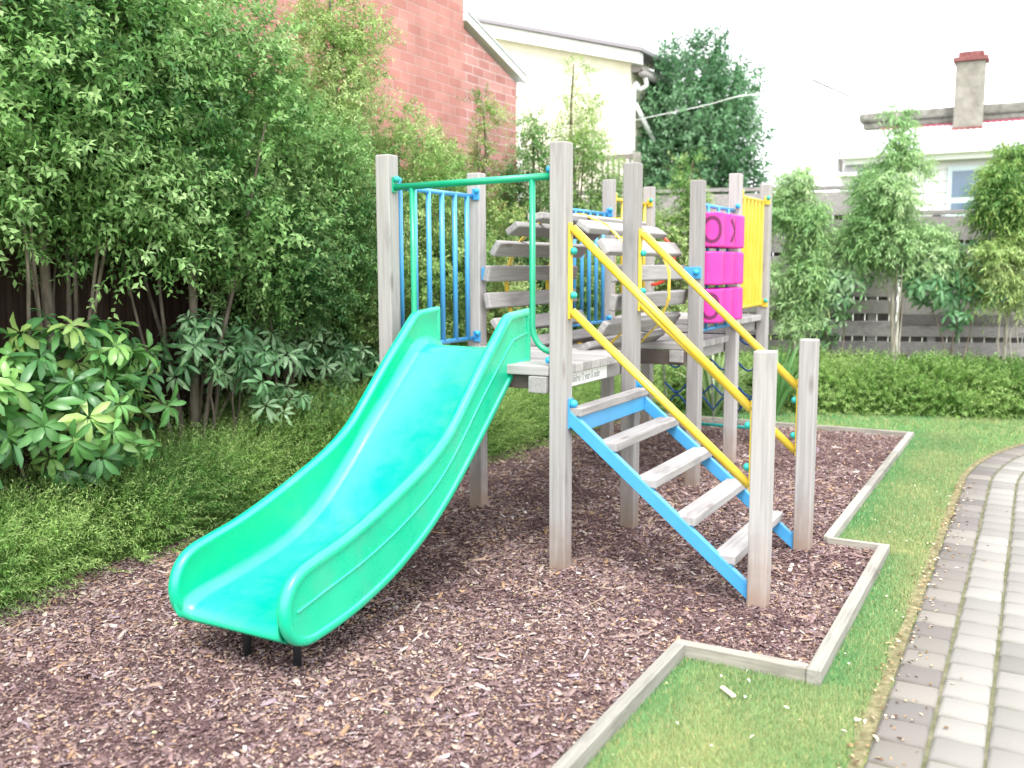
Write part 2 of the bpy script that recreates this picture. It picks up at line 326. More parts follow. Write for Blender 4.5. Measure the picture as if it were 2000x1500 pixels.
# chips of bark
def chips():
    n=270000; y=rng.uniform(-3.1,4.95,n); x=rng.uniform(-2.3,1.38,n)
    dist=np.hypot(x-CAM[0],y-CAM[1]); keep=mulch_in(x,y)&(x>xl(y)-.1)&(rng.random(n)<np.clip(3.9/dist,.25,1.)**1.6)
    inf=((x-CAM[0])*Rt[0]+(y-CAM[1])*Rt[1])/((x-CAM[0])*F[0]+(y-CAM[1])*F[1]); keep&=(np.abs(inf)<.68)
    x,y=x[keep],y[keep]; dist=dist[keep]; n=len(x)
    kind=rng.random(n); L=np.where(kind<.72,rng.uniform(.006,.017,n),np.where(kind<.975,rng.uniform(.015,.034,n),rng.uniform(.04,.085,n)))*np.clip(dist/4,.9,1.3)
    W=L*np.where(rng.random(n)<.3,rng.uniform(.09,.2,n),rng.uniform(.25,.6,n)); W=np.minimum(W,.022); H=rng.uniform(.0015,.004,n)
    a=rng.uniform(0,6.28,n); P=np.stack([x,y,zm(x,y)+rng.uniform(.0,.010,n)],-1)
    til=rng.normal(0,.25,(n,2)); D=nrm(np.stack([np.cos(a),np.sin(a),til[:,0]],-1)); Nn=nrm(np.stack([til[:,1]*-np.sin(a),til[:,1]*np.cos(a),np.ones(n)],-1)); Sd=nrm(np.cross(D,Nn)); Nn=np.cross(Sd,D)
    v=[]
    for k,(s,t) in enumerate([(-1,-1),(1,-1),(1,1),(-1,1)]):
        q=P+D*(L*.5*s*rng.uniform(.75,1.1,n))[:,None]+Sd*(W*.5*t*rng.uniform(.5,1.15,n))[:,None]; v.append(q)
    top=[q+Nn*H[:,None] for q in v]
    V=np.stack(v+top,1).reshape(-1,3); b=np.arange(n)[:,None]*8
    Fc=np.concatenate([b+[4,5,6,7],b+[0,1,5,4],b+[1,2,6,5],b+[2,3,7,6],b+[3,0,4,7]],0)
    pal=np.array([(.085,.050,.052),(.15,.095,.096),(.225,.150,.145),(.29,.205,.19),(.36,.26,.205),(.39,.25,.155),(.44,.36,.32),(.54,.48,.45),(.28,.21,.235)])
    pr=np.array([.12,.17,.20,.17,.11,.06,.06,.03,.08]); 
    pt=sn(np.stack([x,y,0*x],-1),2.6,21)+.6*sn(np.stack([x,y,0*x],-1),7,22)
    idx=rng.choice(9,n,p=pr/pr.sum()); idx=np.where((pt>.35)&(rng.random(n)<.5)&(idx>2),rng.integers(0,2,n),idx)
    c=pal[idx]*rng.uniform(.75,1.25,(n,1)); c=np.repeat(c[:,None],8,1).reshape(-1,3)
    o=fast('bark_chips',V,Fc,M_chip,None,c)
    tag(o,'loose brown and purple bark chips scattered over the play bed','bark mulch',kind='stuff')
chips()
# grass
def grass():
    Ps=[]
    def reg(n,x0,x1,y0,y1):
        x=rng.uniform(x0,x1,n); y=rng.uniform(y0,y1,n); k=lawn_in(x,y)&~((x>1.6)&(y<3.2))
        rr=np.hypot(x-6.63,y-3.2); k&=~((y>=3.2)&(rr<5.03)&(x>1.5)); Ps.append(np.stack([x[k],y[k]],1))
    reg(150000,.86,1.62,-2.3,1.2); reg(70000,1.05,1.64,1.1,5.3); reg(45000,-1.5,3.2,4.9,6.8); reg(12000,1.6,2.4,3.2,4.95)
    P=np.concatenate(Ps); n=len(P); d=np.hypot(P[:,0]-CAM[0],P[:,1]-CAM[1])
    H=rng.uniform(.010,.026,n)*(1+.3*(d>5)); Wd=.0026*np.clip(d/3,1,4); a=rng.uniform(0,6.28,n)
    b=np.stack([P[:,0],P[:,1],lawn_z(P[:,0],P[:,1])],-1); s=np.stack([np.cos(a),np.sin(a),0*a],-1)*Wd[:,None]*.5
    tip=b+np.stack([rng.normal(0,.008,n),rng.normal(0,.008,n),H],-1)
    V=np.stack([b-s,b+s,tip],1).reshape(-1,3); Fc=np.arange(3*n).reshape(-1,3)
    q=np.clip(.5+.5*sn(b,2.4,31)+.25*sn(b,7,32)+rng.normal(0,.18,n),0,1)[:,None]
    edge=np.clip(1-(b[:,0]-np.where(b[:,1]<-.66,.9,np.where(b[:,1]<1.13,1.42,1.13)))/.16,0,1)[:,None]*.6
    c=(np.array([.19,.36,.15])*(1-q)+np.array([.40,.47,.22])*q); c=c*(1-edge)+np.array([.11,.38,.15])*edge
    dry=(rng.random((n,1))<.10+.12*(q>.7)); c=np.where(dry,np.array([.55,.48,.25]),c)*rng.uniform(.7,1.25,(n,1))
    o=fast('grass',V,Fc,M_blade,None,np.repeat(c[:,None],3,1).reshape(-1,3)); tag(o,'short mown green and straw coloured grass between timber edging and paving','grass',kind='stuff')
grass()

# path of pavers
def path():
    v=[];f=[];cl=[]
    def paver(fn,u0,u1,w0,w1,c,z):
        b=len(v); ins=.014
        for (a,bb_,zz,q) in [(u0,w0,-.03,0),(u1,w0,-.03,0),(u1,w1,-.03,0),(u0,w1,-.03,0)]: v.append((*fn(a,bb_),zz))
        for (a,bb_) in [(u0,w0),(u1,w0),(u1,w1),(u0,w1)]: v.append((*fn(a,bb_),z-.009))
        for (a,bb_) in [(u0+ins,w0+ins),(u1-ins,w0+ins),(u1-ins,w1-ins),(u0+ins,w1-ins)]: v.append((*fn(a,bb_),z+random.uniform(-.0007,.0007)))
        for k in range(4):
            j=(k+1)%4; f.append((b+k,b+j,b+4+j,b+4+k)); f.append((b+4+k,b+4+j,b+8+j,b+8+k))
        f.append((b+8,b+9,b+10,b+11)); cl.extend([c]*12)
    def col(i):
        g_=random.uniform(.86,1.12)
        if i==0: return tuple(np.array(random.choice([(.175,.16,.148),(.15,.138,.13),(.21,.195,.175)]))*g_)
        if random.random()<.10: return (.20*g_,.194*g_,.18*g_)
        return (.25*g_,.24*g_,.222*g_)
    X0,PW,PD=1.640,.1665,.168
    for i in range(12):
        off=random.uniform(0,.02); 
        for j in range(-16,20):
            y0=-.08+PD*j+ (off if i else .07); y1=y0+PD-.011
            if y0>3.19: continue
            y1=min(y1,3.2)
            if y1-y0<.05: continue
            jx=random.uniform(-.002,.002)
            paver(lambda a,b_:(a,b_),X0+PW*i+.006+jx,X0+PW*(i+1)-.007+jx,y0,y1,col(i),.004+random.uniform(-.0025,.002))
        r1=5-PW*i-.006; r0=5-PW*(i+1)+.007
        nst=int(5*1.2/PD)
        for j in range(nst):
            t0=j*PD/5; t1=(j+1)*PD/5-.0022
            paver(lambda a,b_:(6.64-a*math.cos(b_),3.2+a*math.sin(b_)),r0,r1,t0+.0008,t1,col(i),.004+random.uniform(-.0025,.002)) if False else None
            b=len(v); z=.004+random.uniform(-.0025,.002); c=col(i); ii=.013; it=.013/5
            for (rr,tt,zz) in [(r1,t0,-.03),(r0,t0,-.03),(r0,t1,-.03),(r1,t1,-.03),(r1,t0,z-.009),(r0,t0,z-.009),(r0,t1,z-.009),(r1,t1,z-.009),(r1-ii,t0+it,z),(r0+ii,t0+it,z),(r0+ii,t1-it,z),(r1-ii,t1-it,z)]:
                v.append((6.64-rr*math.cos(tt),3.2+rr*math.sin(tt),zz))
            for k in range(4):
                q=(k+1)%4; f.append((b+k,b+q,b+4+q,b+4+k)); f.append((b+4+k,b+4+q,b+8+q,b+8+k))
            f.append((b+8,b+9,b+10,b+11)); cl.extend([c]*12)
    o=fast('path',v,f,M_paver,None,np.array(cl)); tag(o,kind='structure')
    def strip(name,m,off0,off1,z):
        vv=[];ff=[]
        P=[(0,y) for y in np.linspace(-3.5,3.2,28)]
        for y in np.linspace(-3.5,3.2,60): vv+= [(1.64+off0+.012*math.sin(y*9+math.sin(y*23)),y,z),(1.64+off1,y,z)]
        for t in np.linspace(.02,1.2,40): vv+=[(6.64-(5-off0)*math.cos(t),3.2+(5-off0)*math.sin(t),z),(6.64-(5-off1)*math.cos(t),3.2+(5-off1)*math.sin(t),z)]
        for k in range(len(vv)//2-1): ff.append((2*k,2*k+1,2*k+3,2*k+2))
        o=fast(name,vv,ff,m); tag(o,kind='structure')
    strip('path_bedding',M_joint,-.004,2.02,-.0065); strip('path_soil_edge',M_soil,-.05,.0,-.0035)
path()
def litter():
    n=520; y=rng.uniform(-2,3.2,n); x=1.64+rng.normal(-.015,.035,n)+rng.exponential(.05,n)*(rng.random(n)<.5)
    m2=150; x=np.r_[x,rng.uniform(-1.8,1.3,m2),rng.uniform(.9,1.6,90)]; y=np.r_[y,rng.uniform(-2.4,4.5,m2),rng.uniform(-2,3.5,90)]; n=len(x)
    a=rng.uniform(0,6.28,n); D=np.stack([np.cos(a),np.sin(a),rng.normal(0,.15,n)],-1); N_=nrm(rng.normal(0,.3,(n,3))+np.array([0,0,1]))
    V,Fc=leafverts(np.stack([x,y,np.where(x<1.4,.012+zm(x,y)*(x<.84),.008)],-1),nrm(D),N_,rng.uniform(.01,.028,n),rng.uniform(.006,.014,n))
    pal=np.array([(.42,.3,.17),(.14,.08,.05),(.6,.5,.36),(.3,.2,.1)]); c=pal[rng.integers(0,4,n)]*rng.uniform(.7,1.3,(n,1)); c[520:670]=np.array([.42,.48,.22])*rng.uniform(.5,1.2,(150,1)); c[670:]=np.array([.7,.66,.58])*rng.uniform(.7,1.1,(90,1))
    o=fast('leaf_litter',V,Fc,M_chip,None,np.repeat(c[:,None],4,1).reshape(-1,3)); tag(o,'dry leaf bits lying along the paving edge and dotted over lawn and bark','leaf litter',kind='stuff')
litter()
def stick(x,y,a,L,label,c):
    bm=nb(); box(bm,(x,y,.004),(L,L*.22,.008),Matrix.Rotation(a,3,'Z')); m=mat('pale_splinter',c,.8)
    tag(obj('wood_splinter',bm,m,bevel=.002),label,'wood chip')
# timber edging
ed=empty('timber_edging',(.862,-.66,0),'low pale grey timber board edging stepping around the bark bed','garden edging')
boxobj('edging_board',M_edge,ed,.838,.886,-3.9,-.690,-.06,.050,.004)
boxobj('edging_board',M_edgex,ed,.838,1.356,-.6895,-.638,-.06,.047,.004)
boxobj('edging_board',M_edge,ed,1.358,1.411,-.700,1.118,-.06,.051,.004)
boxobj('edging_board',M_edgex,ed,1.086,1.411,1.120,1.150,-.06,.048,.003)
for y0,y1 in ((1.152,2.55),(2.553,3.95),(3.953,4.96)): boxobj('edging_board',M_edge,ed,1.062+.001*y0,1.112+.001*y0,y0,y1,-.06,.048,.004)
boxobj('edging_board',M_edgex,ed,-1.6,1.119,4.962,5.0,-.06,.046,.004)
stick(1.13,-.93,-.75,.085,'pale wooden splinter lying on the grass beside the timber edging',(.75,.62,.5))

# ------------------------------------------------------------------ play structure
W=.044
ps=empty('play_structure',(-.5,1.5,0),'wooden climbing frame with green slide, blue steps, plank barrel tunnel and pink panel','play structure')
def post(x,y,z,label=None,w=W):
    bm=nb(); v=bb(bm,x-w,x+w,y-w,y+w,-.05,z)
    o=obj('post',bm,M_post,ps,bevel=.007); 
    if label: o['label']=label
for (x,y),z in zip(POSTS_XY,[2.128,2.128,2.11,2.115,2.11,2.11,2.232,2.228,2.238,2.215,1.168,1.157]): post(x,y,z)
def deck(x0,x1,y0,y1,z,n,cut=None,th=.048):
    d=boxobj('deck',M_py,ps,x0+.0,x1-.055,y0+.0,y1-.0,z-th-.05,z-th-.003,.002) if False else None
    e=None; wdt=(y1-y0)/n
    bm=nb(); bb(bm,-.150,-.052,y0-.01,y1+.02,z-th-.085,z-th-.003)
    e=obj('deck',bm,M_py,ps,bevel=.004); e['label']='grey planked platform deck'
    bm=nb(); bb(bm,A+.052,A+.150,y0-.01,y1+.02,z-th-.085,z-th-.003); obj('bearer',bm,M_py,e,bevel=.004)
    for i in range(n):
        a=y0+wdt*i+.004; b=y0+wdt*(i+1)-.004; xa,xb=x0,x1
        # boards stop against the posts they meet
        for px,py in POSTS_XY:
            if b>py-W-.002 and a<py+W+.002:
                if px<x0+.2: xa=max(xa,px+W+.003)
                if abs(px-x1)<.2: xb=min(xb,px-W-.003)
        bm=nb(); bb(bm,xa,xb,a,b,z-th,z+random.uniform(-.002,.002)); obj('deck_board',bm,M_px,e,bevel=.005)
    return e
deck(A-.01,.004,-.05,1.0,1.052,10); deck(A-.01,.004,2.0,3.0,1.022,9); deck(A-.01,.004,3.0,3.95,1.135,9)
bm=nb(); bb(bm,-1.03+W,-W,2.965,2.985,1.03,1.085); obj('step_board',bm,M_px,ps,bevel=.003)
M_dark=timber('dark_bearer','x',(.07,.055,.05),(.13,.105,.095))  # darker brown timber than the deck boards, for the cross bearers
boxobj('bearer',M_dark,ps,A+W+.003,-.048,2.004,2.045,.870,.968,.003)
boxobj('bearer',M_dark,ps,A+.155,-.155,.0,.04,.930,.998,.003)
boxobj('bearer',M_dark,ps,A+W+.003,-.05,3.05,3.09,.98,1.08,.003)
# sign
sg=boxobj('sign',M_sign,ps,-.0495,-.0465,.19,.68,.925,.992,.0008)
def text(s,parent,m,loc,rot,size,sx=1.,th=.0006):
    cu=bpy.data.curves.new('t','FONT'); cu.body=s; cu.size=size; cu.extrude=th; o=bpy.data.objects.new('t',cu); C.objects.link(o)
    dg=bpy.context.evaluated_depsgraph_get(); me=bpy.data.meshes.new_from_object(o.evaluated_get(dg)); bpy.data.objects.remove(o)
    me.transform(Matrix.Translation(loc)@rot.to_4x4()@Matrix.Diagonal((sx,1,1,1))); return link('lettering',me,m,parent)
rX=Matrix(((0,0,1),(1,0,0),(0,1,0)))   # text x -> world y, text y -> world z, facing +x
text('Children 12 years & under',sg,M_ink,(-.0460,.208,.943),rX,.060,.58)

# barriers
def barrier(name,m,x,y0,y1,z0,z1,n,capm,rb=.011,axis='y',label=None,flat=False,rr=.014):
    e0=tubeobj(name,m,ps,[(x,y0,z1),(x,y1,z1)],rr); 
    if label: e0['label']=label
    tubeobj('rail',m,e0,[(x,y0,z0),(x,y1,z0)],rr)
    for i in range(n):
        y=y0+.07+(y1-y0-.14)*i/(n-1)
        if flat:
            bm=nb(); bb(bm,x-.012,x+.012,y-rb,y+rb,z0,z1); obj('bar',bm,m,e0,bevel=.003)
        else: tubeobj('bar',m,e0,[(x,y,z0),(x,y,z1)],rb,10)
    for z in (z0,z1):
        for y,s in ((y0,1),(y1,-1)):
            boxobj('bracket',m,e0,x+.0,x+.05,y-.006+s*.004,y+.006+s*.004,z-.022,z+.045,.002)
            ballobj('bolt_cap',capm,e0,(x+.036,y+s*.014,z+.032),.017)
    return e0
barrier('blue_barrier',M_blue,A,W,B-W,1.10,1.968,6,M_bcap,rb=.0155)
barrier('blue_barrier',M_blue,A,Y5+W,Y8-W,1.10,1.958,6,M_bcap,rb=.0155)
barrier('yellow_barrier',M_yel,A,Y8+W,Y9-W,1.22,2.085,5,M_teal,rb=.014)
barrier('yellow_barrier',M_yel,0,Y8+W,Y9-W,1.222,2.068,7,M_teal,rb=.028,flat=True)
# tic tac toe
tt=tubeobj('game_panel',M_blue,ps,[(0,Y5+W,1.955),(0,Y8-W,1.955)],.014); tt['label']='pink noughts and crosses drums in a blue frame'
tubeobj('rail',M_blue,tt,[(0,Y5+W,1.10),(0,Y8-W,1.10)],.014)
ballobj('bolt_cap',M_bcap,tt,(.035,Y8-W-.015,1.985),.018); ballobj('bolt_cap',M_bcap,tt,(.035,Y8-W-.015,1.08),.02)
def drum(cx,cy,z0,z1,mark=None,ang=0):
    r=.118; bm=nb(); seg=40
    def ring(rr,z): return [bm.verts.new((cx+rr*math.cos(k*2*math.pi/seg),cy+rr*math.sin(k*2*math.pi/seg),z)) for k in range(seg)]
    rs=[ring(r-.012,z0),ring(r-.003,z0+.004),ring(r,z0+.012),ring(r,z1-.012),ring(r-.003,z1-.004),ring(r-.012,z1)]
    for a,b in zip(rs,rs[1:]):
        for k in range(seg): bm.faces.new((a[k],a[(k+1)%seg],b[(k+1)%seg],b[k]))
    bm.faces.new(rs[0][::-1]); bm.faces.new(rs[-1])
    zc=(z0+z1)/2
    def P(u,v,h): a=ang+u/r; return bm.verts.new((cx+(r+h)*math.cos(a),cy+(r+h)*math.sin(a),zc+v))
    nf=len(bm.faces)
    def strokes(pts,wd):
        prev=None
        for i,(u,v) in enumerate(pts):
            u2,v2=pts[min(i+1,len(pts)-1)]; u1,v1=pts[max(i-1,0)]; du,dv=u2-u1,v2-v1; l=math.hypot(du,dv); nx,ny=-dv/l*wd/2,du/l*wd/2
            cur=(P(u+nx,v+ny,.0025),P(u-nx,v-ny,.0025))
            if prev: bm.faces.new((prev[0],prev[1],cur[1],cur[0]))
            prev=cur
    if mark=='O': strokes([(.062*math.cos(t),.080*math.sin(t)) for t in np.linspace(0,2*math.pi,41)],.024)
    if mark=='X':
        strokes([(-.055+.011*i,-.078+.0156*i) for i in range(11)],.024); strokes([(-.055+.011*i,.078-.0156*i) for i in range(11)],.024)
    for i,f in enumerate(bm.faces):
        if i>=nf: f.material_index=1; 
    me=bpy.data.meshes.new('drum'); bm.normal_update(); bm.to_mesh(me); bm.free()
    o=link('drum',me,None,tt,[M_pink,M_mark])
    o['label']='pink drum'+(' marked with a dark '+mark if mark else '')
for j,yc in enumerate((2.285,2.525,2.765)):
    tubeobj('rod',M_blue,tt,[(.012,yc,1.10),(.012,yc,1.955)],.011,8)
    for i,(z0,z1) in enumerate(((1.668,1.905),(1.410,1.640),(1.150,1.385))):
        mk={(0,0):('O',R(-58)),(0,2):('O',R(-60)),(1,0):('X',R(3)),(1,1):('X',R(60)),(2,1):('O',R(70)),(2,2):('X',R(80)),(1,2):('X',R(120)),(0,1):('O',R(100)),(2,0):('O',R(90))}[(j,i)]
        drum(.012,yc,z0,z1,*mk)
# green entry frame
gf=tubeobj('entry_frame',M_grn,ps,[(A+W,0,1.958),(-W,0,1.972)],.018)
gf['label']='green tube frame across the top of the slide'
for s,x in ((1,-.157),(-1,-.868)):
    xe=-W if s>0 else A+W
    tubeobj('upright',M_grn,gf,[(x,0,1.96),(x,0,1.25)]+[(x+(xe-x)*(1-math.cos(t)),0,1.25-.13*math.sin(t)) for t in np.linspace(.15,math.pi/2,8)],.0155)
boxobj('bracket',M_grn,gf,A+W,A+W+.01,-.02,.02,1.93,2.01,.002); ballobj('bolt_cap',M_teal,gf,(A+W+.02,-.0,2.0),.018)
boxobj('bracket',M_grn,gf,-W-.01,-W,-.02,.02,1.94,2.02,.002); ballobj('bolt_cap',M_bcap,gf,(-W-.02,0,2.005),.018); ballobj('bolt_cap',M_bcap,gf,(-W-.018,-.01,1.08),.018)

# barrel tunnel
BX,BZ,BR=-.515,1.415,.425
br=None
for k in range(16):
    a=R(11.25+22.5*k); c=(BX+BR*math.cos(a),1.5,BZ+BR*math.sin(a)); rot=Matrix.Rotation(-a,3,'Y')
    bm=nb(); y0=.865+random.uniform(-.006,.006); y1=2.14+random.uniform(-.006,.006)
    box(bm,(c[0],(y0+y1)/2,c[2]),(.042,y1-y0,.098),rot)
    if br is None:
        br=obj('barrel_tunnel',bm,M_py,ps,bevel=.009); br['label']='round tunnel of weathered planks held by yellow hoops'
    else: obj('plank',bm,M_py,br,bevel=.009)
for y in (1.17,1.75):
    bm=nb(); n=16; rs=[]
    for i in range(n):
        a=i*2*math.pi/n+R(11.25); q=[]
        for rr,yy in ((BR+.023,y-.021),(BR+.023,y+.021),(BR+.030,y+.021),(BR+.030,y-.021)): q.append(bm.verts.new((BX+rr*math.cos(a),yy,BZ+rr*math.sin(a))))
        rs.append(q)
    for i in range(n):
        for k in range(4): bm.faces.new((rs[i][k],rs[i][(k+1)%4],rs[(i+1)%n][(k+1)%4],rs[(i+1)%n][k]))
    obj('hoop',bm,M_yel,br,smooth=False)
boxobj('bracket',M_blue,br,A+W,BX-BR-.018,.90,.94,1.455,1.535,.003)
boxobj('bracket',M_blue,br,BX+BR+.02,.05,Y5-W-.014,Y5-W-.002,1.455,1.535,.004)
ballobj('bolt_cap',M_bcap,br,(.018,Y5-W-.02,1.50),.02)
# grab ring
bm=nb(); tube(bm,[(A+W+.20*math.sin(t)*1.02,Y9-.03,1.60+.22*math.cos(t)) for t in np.linspace(-.0,math.pi,20)],.014,10); o=obj('grab_hoop',bm,M_red,ps,smooth=True); o['label']='red curved grab hoop'

# stairs
st=empty('steps',(.5,.46,0),None,None); st.parent=ps; st.location=Vector((.5,.46,0))-ps.location
st['label']='open steps with blue stringers and five grey wooden treads'
def bar2(bm,p0,p1,w,h,ax):   # rectangular tube between two points, vertical end cuts
    (x0,z0),(x1,z1)=p0,p1; y0,y1=ax
    v=[bm.verts.new(q) for q in ((x0,y0,z0-h/2),(x0,y1,z0-h/2),(x0,y1,z0+h/2),(x0,y0,z0+h/2),(x1,y0,z1-h/2),(x1,y1,z1-h/2),(x1,y1,z1+h/2),(x1,y0,z1+h/2))]
    for f in ((0,1,2,3),(7,6,5,4),(0,4,5,1),(1,5,6,2),(2,6,7,3),(3,7,4,0)): bm.faces.new([v[i] for i in f])
for y0,y1 in ((-.008,.026),(B-.026,B+.008)):
    bm=nb(); bar2(bm,(.045,.802),(.955,.060),0,.078,(y0,y1)); s_=obj('stringer',bm,M_blue,st,bevel=.003)
    boxobj('flange',M_blue,st,W,W+.010,(y0+y1)/2-.022,(y0+y1)/2+.022,.745,.895,.002)
    ballobj('bolt_cap',M_bcap,st,(W+.022,(y0+y1)/2-.0,.868),.021)
    boxobj('flange',M_blue,st,.946,.956,(y0+y1)/2-.02,(y0+y1)/2+.02,.02,.12,.002)
for i,(xf,zt) in enumerate(((.112,.850),(.297,.690),(.500,.533),(.695,.374),(.890,.217))):
    y0,y1=(.004,.925); xb=xf-.112
    if i==0: xb=.047; y0=-.004
    bm=nb(); bb(bm,xb,xf,y0,y1,zt-.043,zt); obj('tread',bm,M_py,st,bevel=.006)
    boxobj('tread_bracket',M_blue,st,xb+.02,xf-.015,.004,.03,zt-.062,zt-.0445,.002); boxobj('tread_bracket',M_blue,st,xb+.02,xf-.015,B-.03,B-.004,zt-.062,zt-.0445,.002)
boxobj('cross_bar',M_blue,st,.085,.097,.028,B-.028,.725,.805,.003)
# handrails
for yy,name in ((.0,'n'),(B,'f')):
    hr=tubeobj('handrail',M_yel,ps,[(.062,yy,1.722),(.945,yy,.902)],.0205); hr['label']='yellow sloping handrail with two tubes'
    tubeobj('lower_rail',M_yel,hr,[(.062,yy,1.322),(.945,yy,.556)],.0205)
    boxobj('flange',M_yel,hr,W,W+.012,yy-.017,yy+.017,1.285,1.748,.002)
    boxobj('flange',M_yel,hr,.944,.956,yy-.017,yy+.017,.53,.945,.002)
    for z in (1.612,1.40): ballobj('bolt_cap',M_teal,hr,(W+.024,yy,z),.0185)
    for z in (.83,.64): ballobj('bolt_cap',M_teal,hr,(.933,yy-.0,z),.0185)

# slide
def slide():
    top=[(.205,1.325),(.09,1.316),(.0,1.306),(-.045,1.282),(-.15,1.19),(-.3,1.057),(-.45,.915),(-.59,.79),(-.75,.697),(-.93,.625),(-1.13,.555),(-1.33,.497),(-1.5,.463),(-1.6,.438),(-1.665,.39),(-1.70,.31),(-1.692,.225),(-1.645,.16),(-1.57,.132),(-1.47,.137)]
    bot=[(-1.32,.158),(-1.18,.19),(-1.0,.247),(-.80,.338),(-.63,.440),(-.456,.57),(-.25,.745),(-.035,.93),(.04,.99),(.10,1.02),(.205,1.03)]
    A1=curve([np.array(p) for p in top+bot],5); out=np.array(A1)       # open at the straight back edge
    out=out[::-1]                                                       # orientation handled by offset sign
    n=len(out)
    def offs(P,d):
        Q=[]
        for i in range(n):
            a=P[i-1] if i>0 else P[n-1]; b=P[i]; c=P[(i+1)%n]
            t1=b-a; t2=c-b
            if np.linalg.norm(t1)<1e-7: t1=t2
            if np.linalg.norm(t2)<1e-7: t2=t1
            t1=t1/np.linalg.norm(t1); t2=t2/np.linalg.norm(t2); n1=np.array([-t1[1],t1[0]]); n2=np.array([-t2[1],t2[0]]); m=n1+n2; l=np.linalg.norm(m)
            m=m/max(l,.2); k=d/max(.5,np.dot(m,n1)); Q.append(b+m*k)
        return np.array(Q)
    area=.5*sum(out[i][0]*out[(i+1)%n][1]-out[(i+1)%n][0]*out[i][1] for i in range(n)); sg_=1 if area>0 else -1
    root=None
    for xc,so_ in ((-.295,1),(-.855,-1)):
        bm=nb(); th=.027
        prof=[(.032,-th+.008,0),(.022,-th,0),(.010,-th+.002,0),(.003,-th*.6,0),(0,0,0),(.003,th*.6,0),(.010,th-.002,0),(.022,th,0),(.034,th-.001,0),(.040,th-.010,0)]
        rings=[]
        for d,x,_ in prof:
            q=offs(out,sg_*d); rings.append([bm.verts.new((xc+so_*x,p[0],p[1])) for p in q])
        for a,b in zip(rings,rings[1:]):
            for k in range(n): 
                try: bm.faces.new((a[k],a[(k+1)%n],b[(k+1)%n],b[k]))
                except ValueError: pass
        f1=bm.faces.new(rings[0]); f2=bm.faces.new(rings[-1]); bmesh.ops.triangulate(bm,faces=[f1,f2])
        # raised rib lines on the outer face
        mid=[(.19,1.20),(.045,1.175),(-.02,1.14),(-.3,.90),(-.53,.69),(-.72,.555),(-.95,.452),(-1.2,.372),(-1.45,.318),(-1.63,.28)]
        for rib in (mid,):
            c=curve([np.array(p) for p in rib],5); tube(bm,[(xc+so_*(th-.0105),p[0],p[1]) for p in c],.006,8)
        bmesh.ops.recalc_face_normals(bm,faces=bm.faces[:])
        me=bpy.data.meshes.new('side_wall'); bm.to_mesh(me); bm.free()
        me.polygons.foreach_set('use_smooth',[True]*len(me.polygons)); 
        try: me.set_sharp_from_angle(angle=R(50))
        except Exception: pass
        if root is None:
            root=link('slide',me,M_slide,ps); root['label']='bright green plastic slide'
        else: link('side_wall',me,M_slide,root)
    bed=[(.19,1.10),(.10,1.122),(.03,1.128),(-.04,1.105),(-.12,1.04),(-.444,.765),(-.62,.605),(-.804,.458),(-.95,.375),(-1.119,.312),(-1.28,.278),(-1.449,.250),(-1.57,.232),(-1.63,.215),(-1.655,.19),(-1.655,.165),(-1.625,.15),(-1.58,.152)]
    c=curve([np.array(p) for p in bed],5); bm=nb(); xs=[(-.842,.075),(-.834,.035),(-.812,.010),(-.79,.0),(-.575,-.004),(-.36,.0),(-.338,.010),(-.316,.035),(-.308,.075)]
    tops=[];bots=[]; m=len(c)
    for i,p in enumerate(c):
        t=c[min(i+1,m-1)]-c[max(i-1,0)]; t=t/np.linalg.norm(t); nn=np.array([t[1],-t[0]]); 
        if nn[1]<0 and i<m*.7: nn=-nn
        k=1 if i<m*.78 else max(0,1-(i-m*.78)/(m*.08))
        tops.append([bm.verts.new((x,p[0]+nn[0]*h*k,p[1]+nn[1]*h*k)) for x,h in xs]); bots.append([bm.verts.new((x,p[0]-nn[0]*.02*k,p[1]-.02*k-nn[1]*0)) for x,h in xs])
    for L_ in (tops,bots):
        for i in range(m-1):
            for k in range(len(xs)-1): bm.faces.new((L_[i][k],L_[i][k+1],L_[i+1][k+1],L_[i+1][k]))
    obj('slide_bed',bm,M_slide,root,smooth=True)
    for x,y in LEGS: tubeobj('leg',M_black,root,[(x,y,-.03),(x,y,.22)],.016)
    return root
LEGS=[(-.66,-1.50),(-.40,-1.50)]
slide()
# climbing net on the back of the far deck
netr=tubeobj('climbing_net',M_teal,ps,[(-.97,4.22,.10),(-.03,4.22,.10)],.016); netr['label']='chain and blue rope climbing net hanging from the far deck'
def NP(u,v): return (-.95+.9*u,4.0+.22*v,1.07-.95*v)
def chain(p0,p1,n):
    p0=Vector(p0); p1=Vector(p1); bm=nb(); ax=(p1-p0).normalized(); a=ax.orthogonal().normalized(); b=ax.cross(a); l=(p1-p0).length/n
    for i in range(n):
        c=p0+(p1-p0)*((i+.5)/n); s=a if i%2 else b
        tube(bm,[c+ax*math.cos(t)*l*.66+s*math.sin(t)*.011 for t in np.linspace(0,2*math.pi,9)],.0035,5,False)
    obj('chain',bm,M_steel,netr,smooth=True)
for u in (.0,.25,.5,.75,1.0):
    for v0 in (0,.5): chain(NP(u,v0),NP(u,v0+.5),15)
for i in range(4):
    for j,v in enumerate((.12,.37,.62,.87)):
        a=NP(i*.25,v); b=NP(i*.25+.25,v); m_=NP(i*.25+.125,v+(.10 if j<3 else -.13)); 
        tubeobj('rope',M_rope,netr,curve([a,m_,b],4),.009,6)

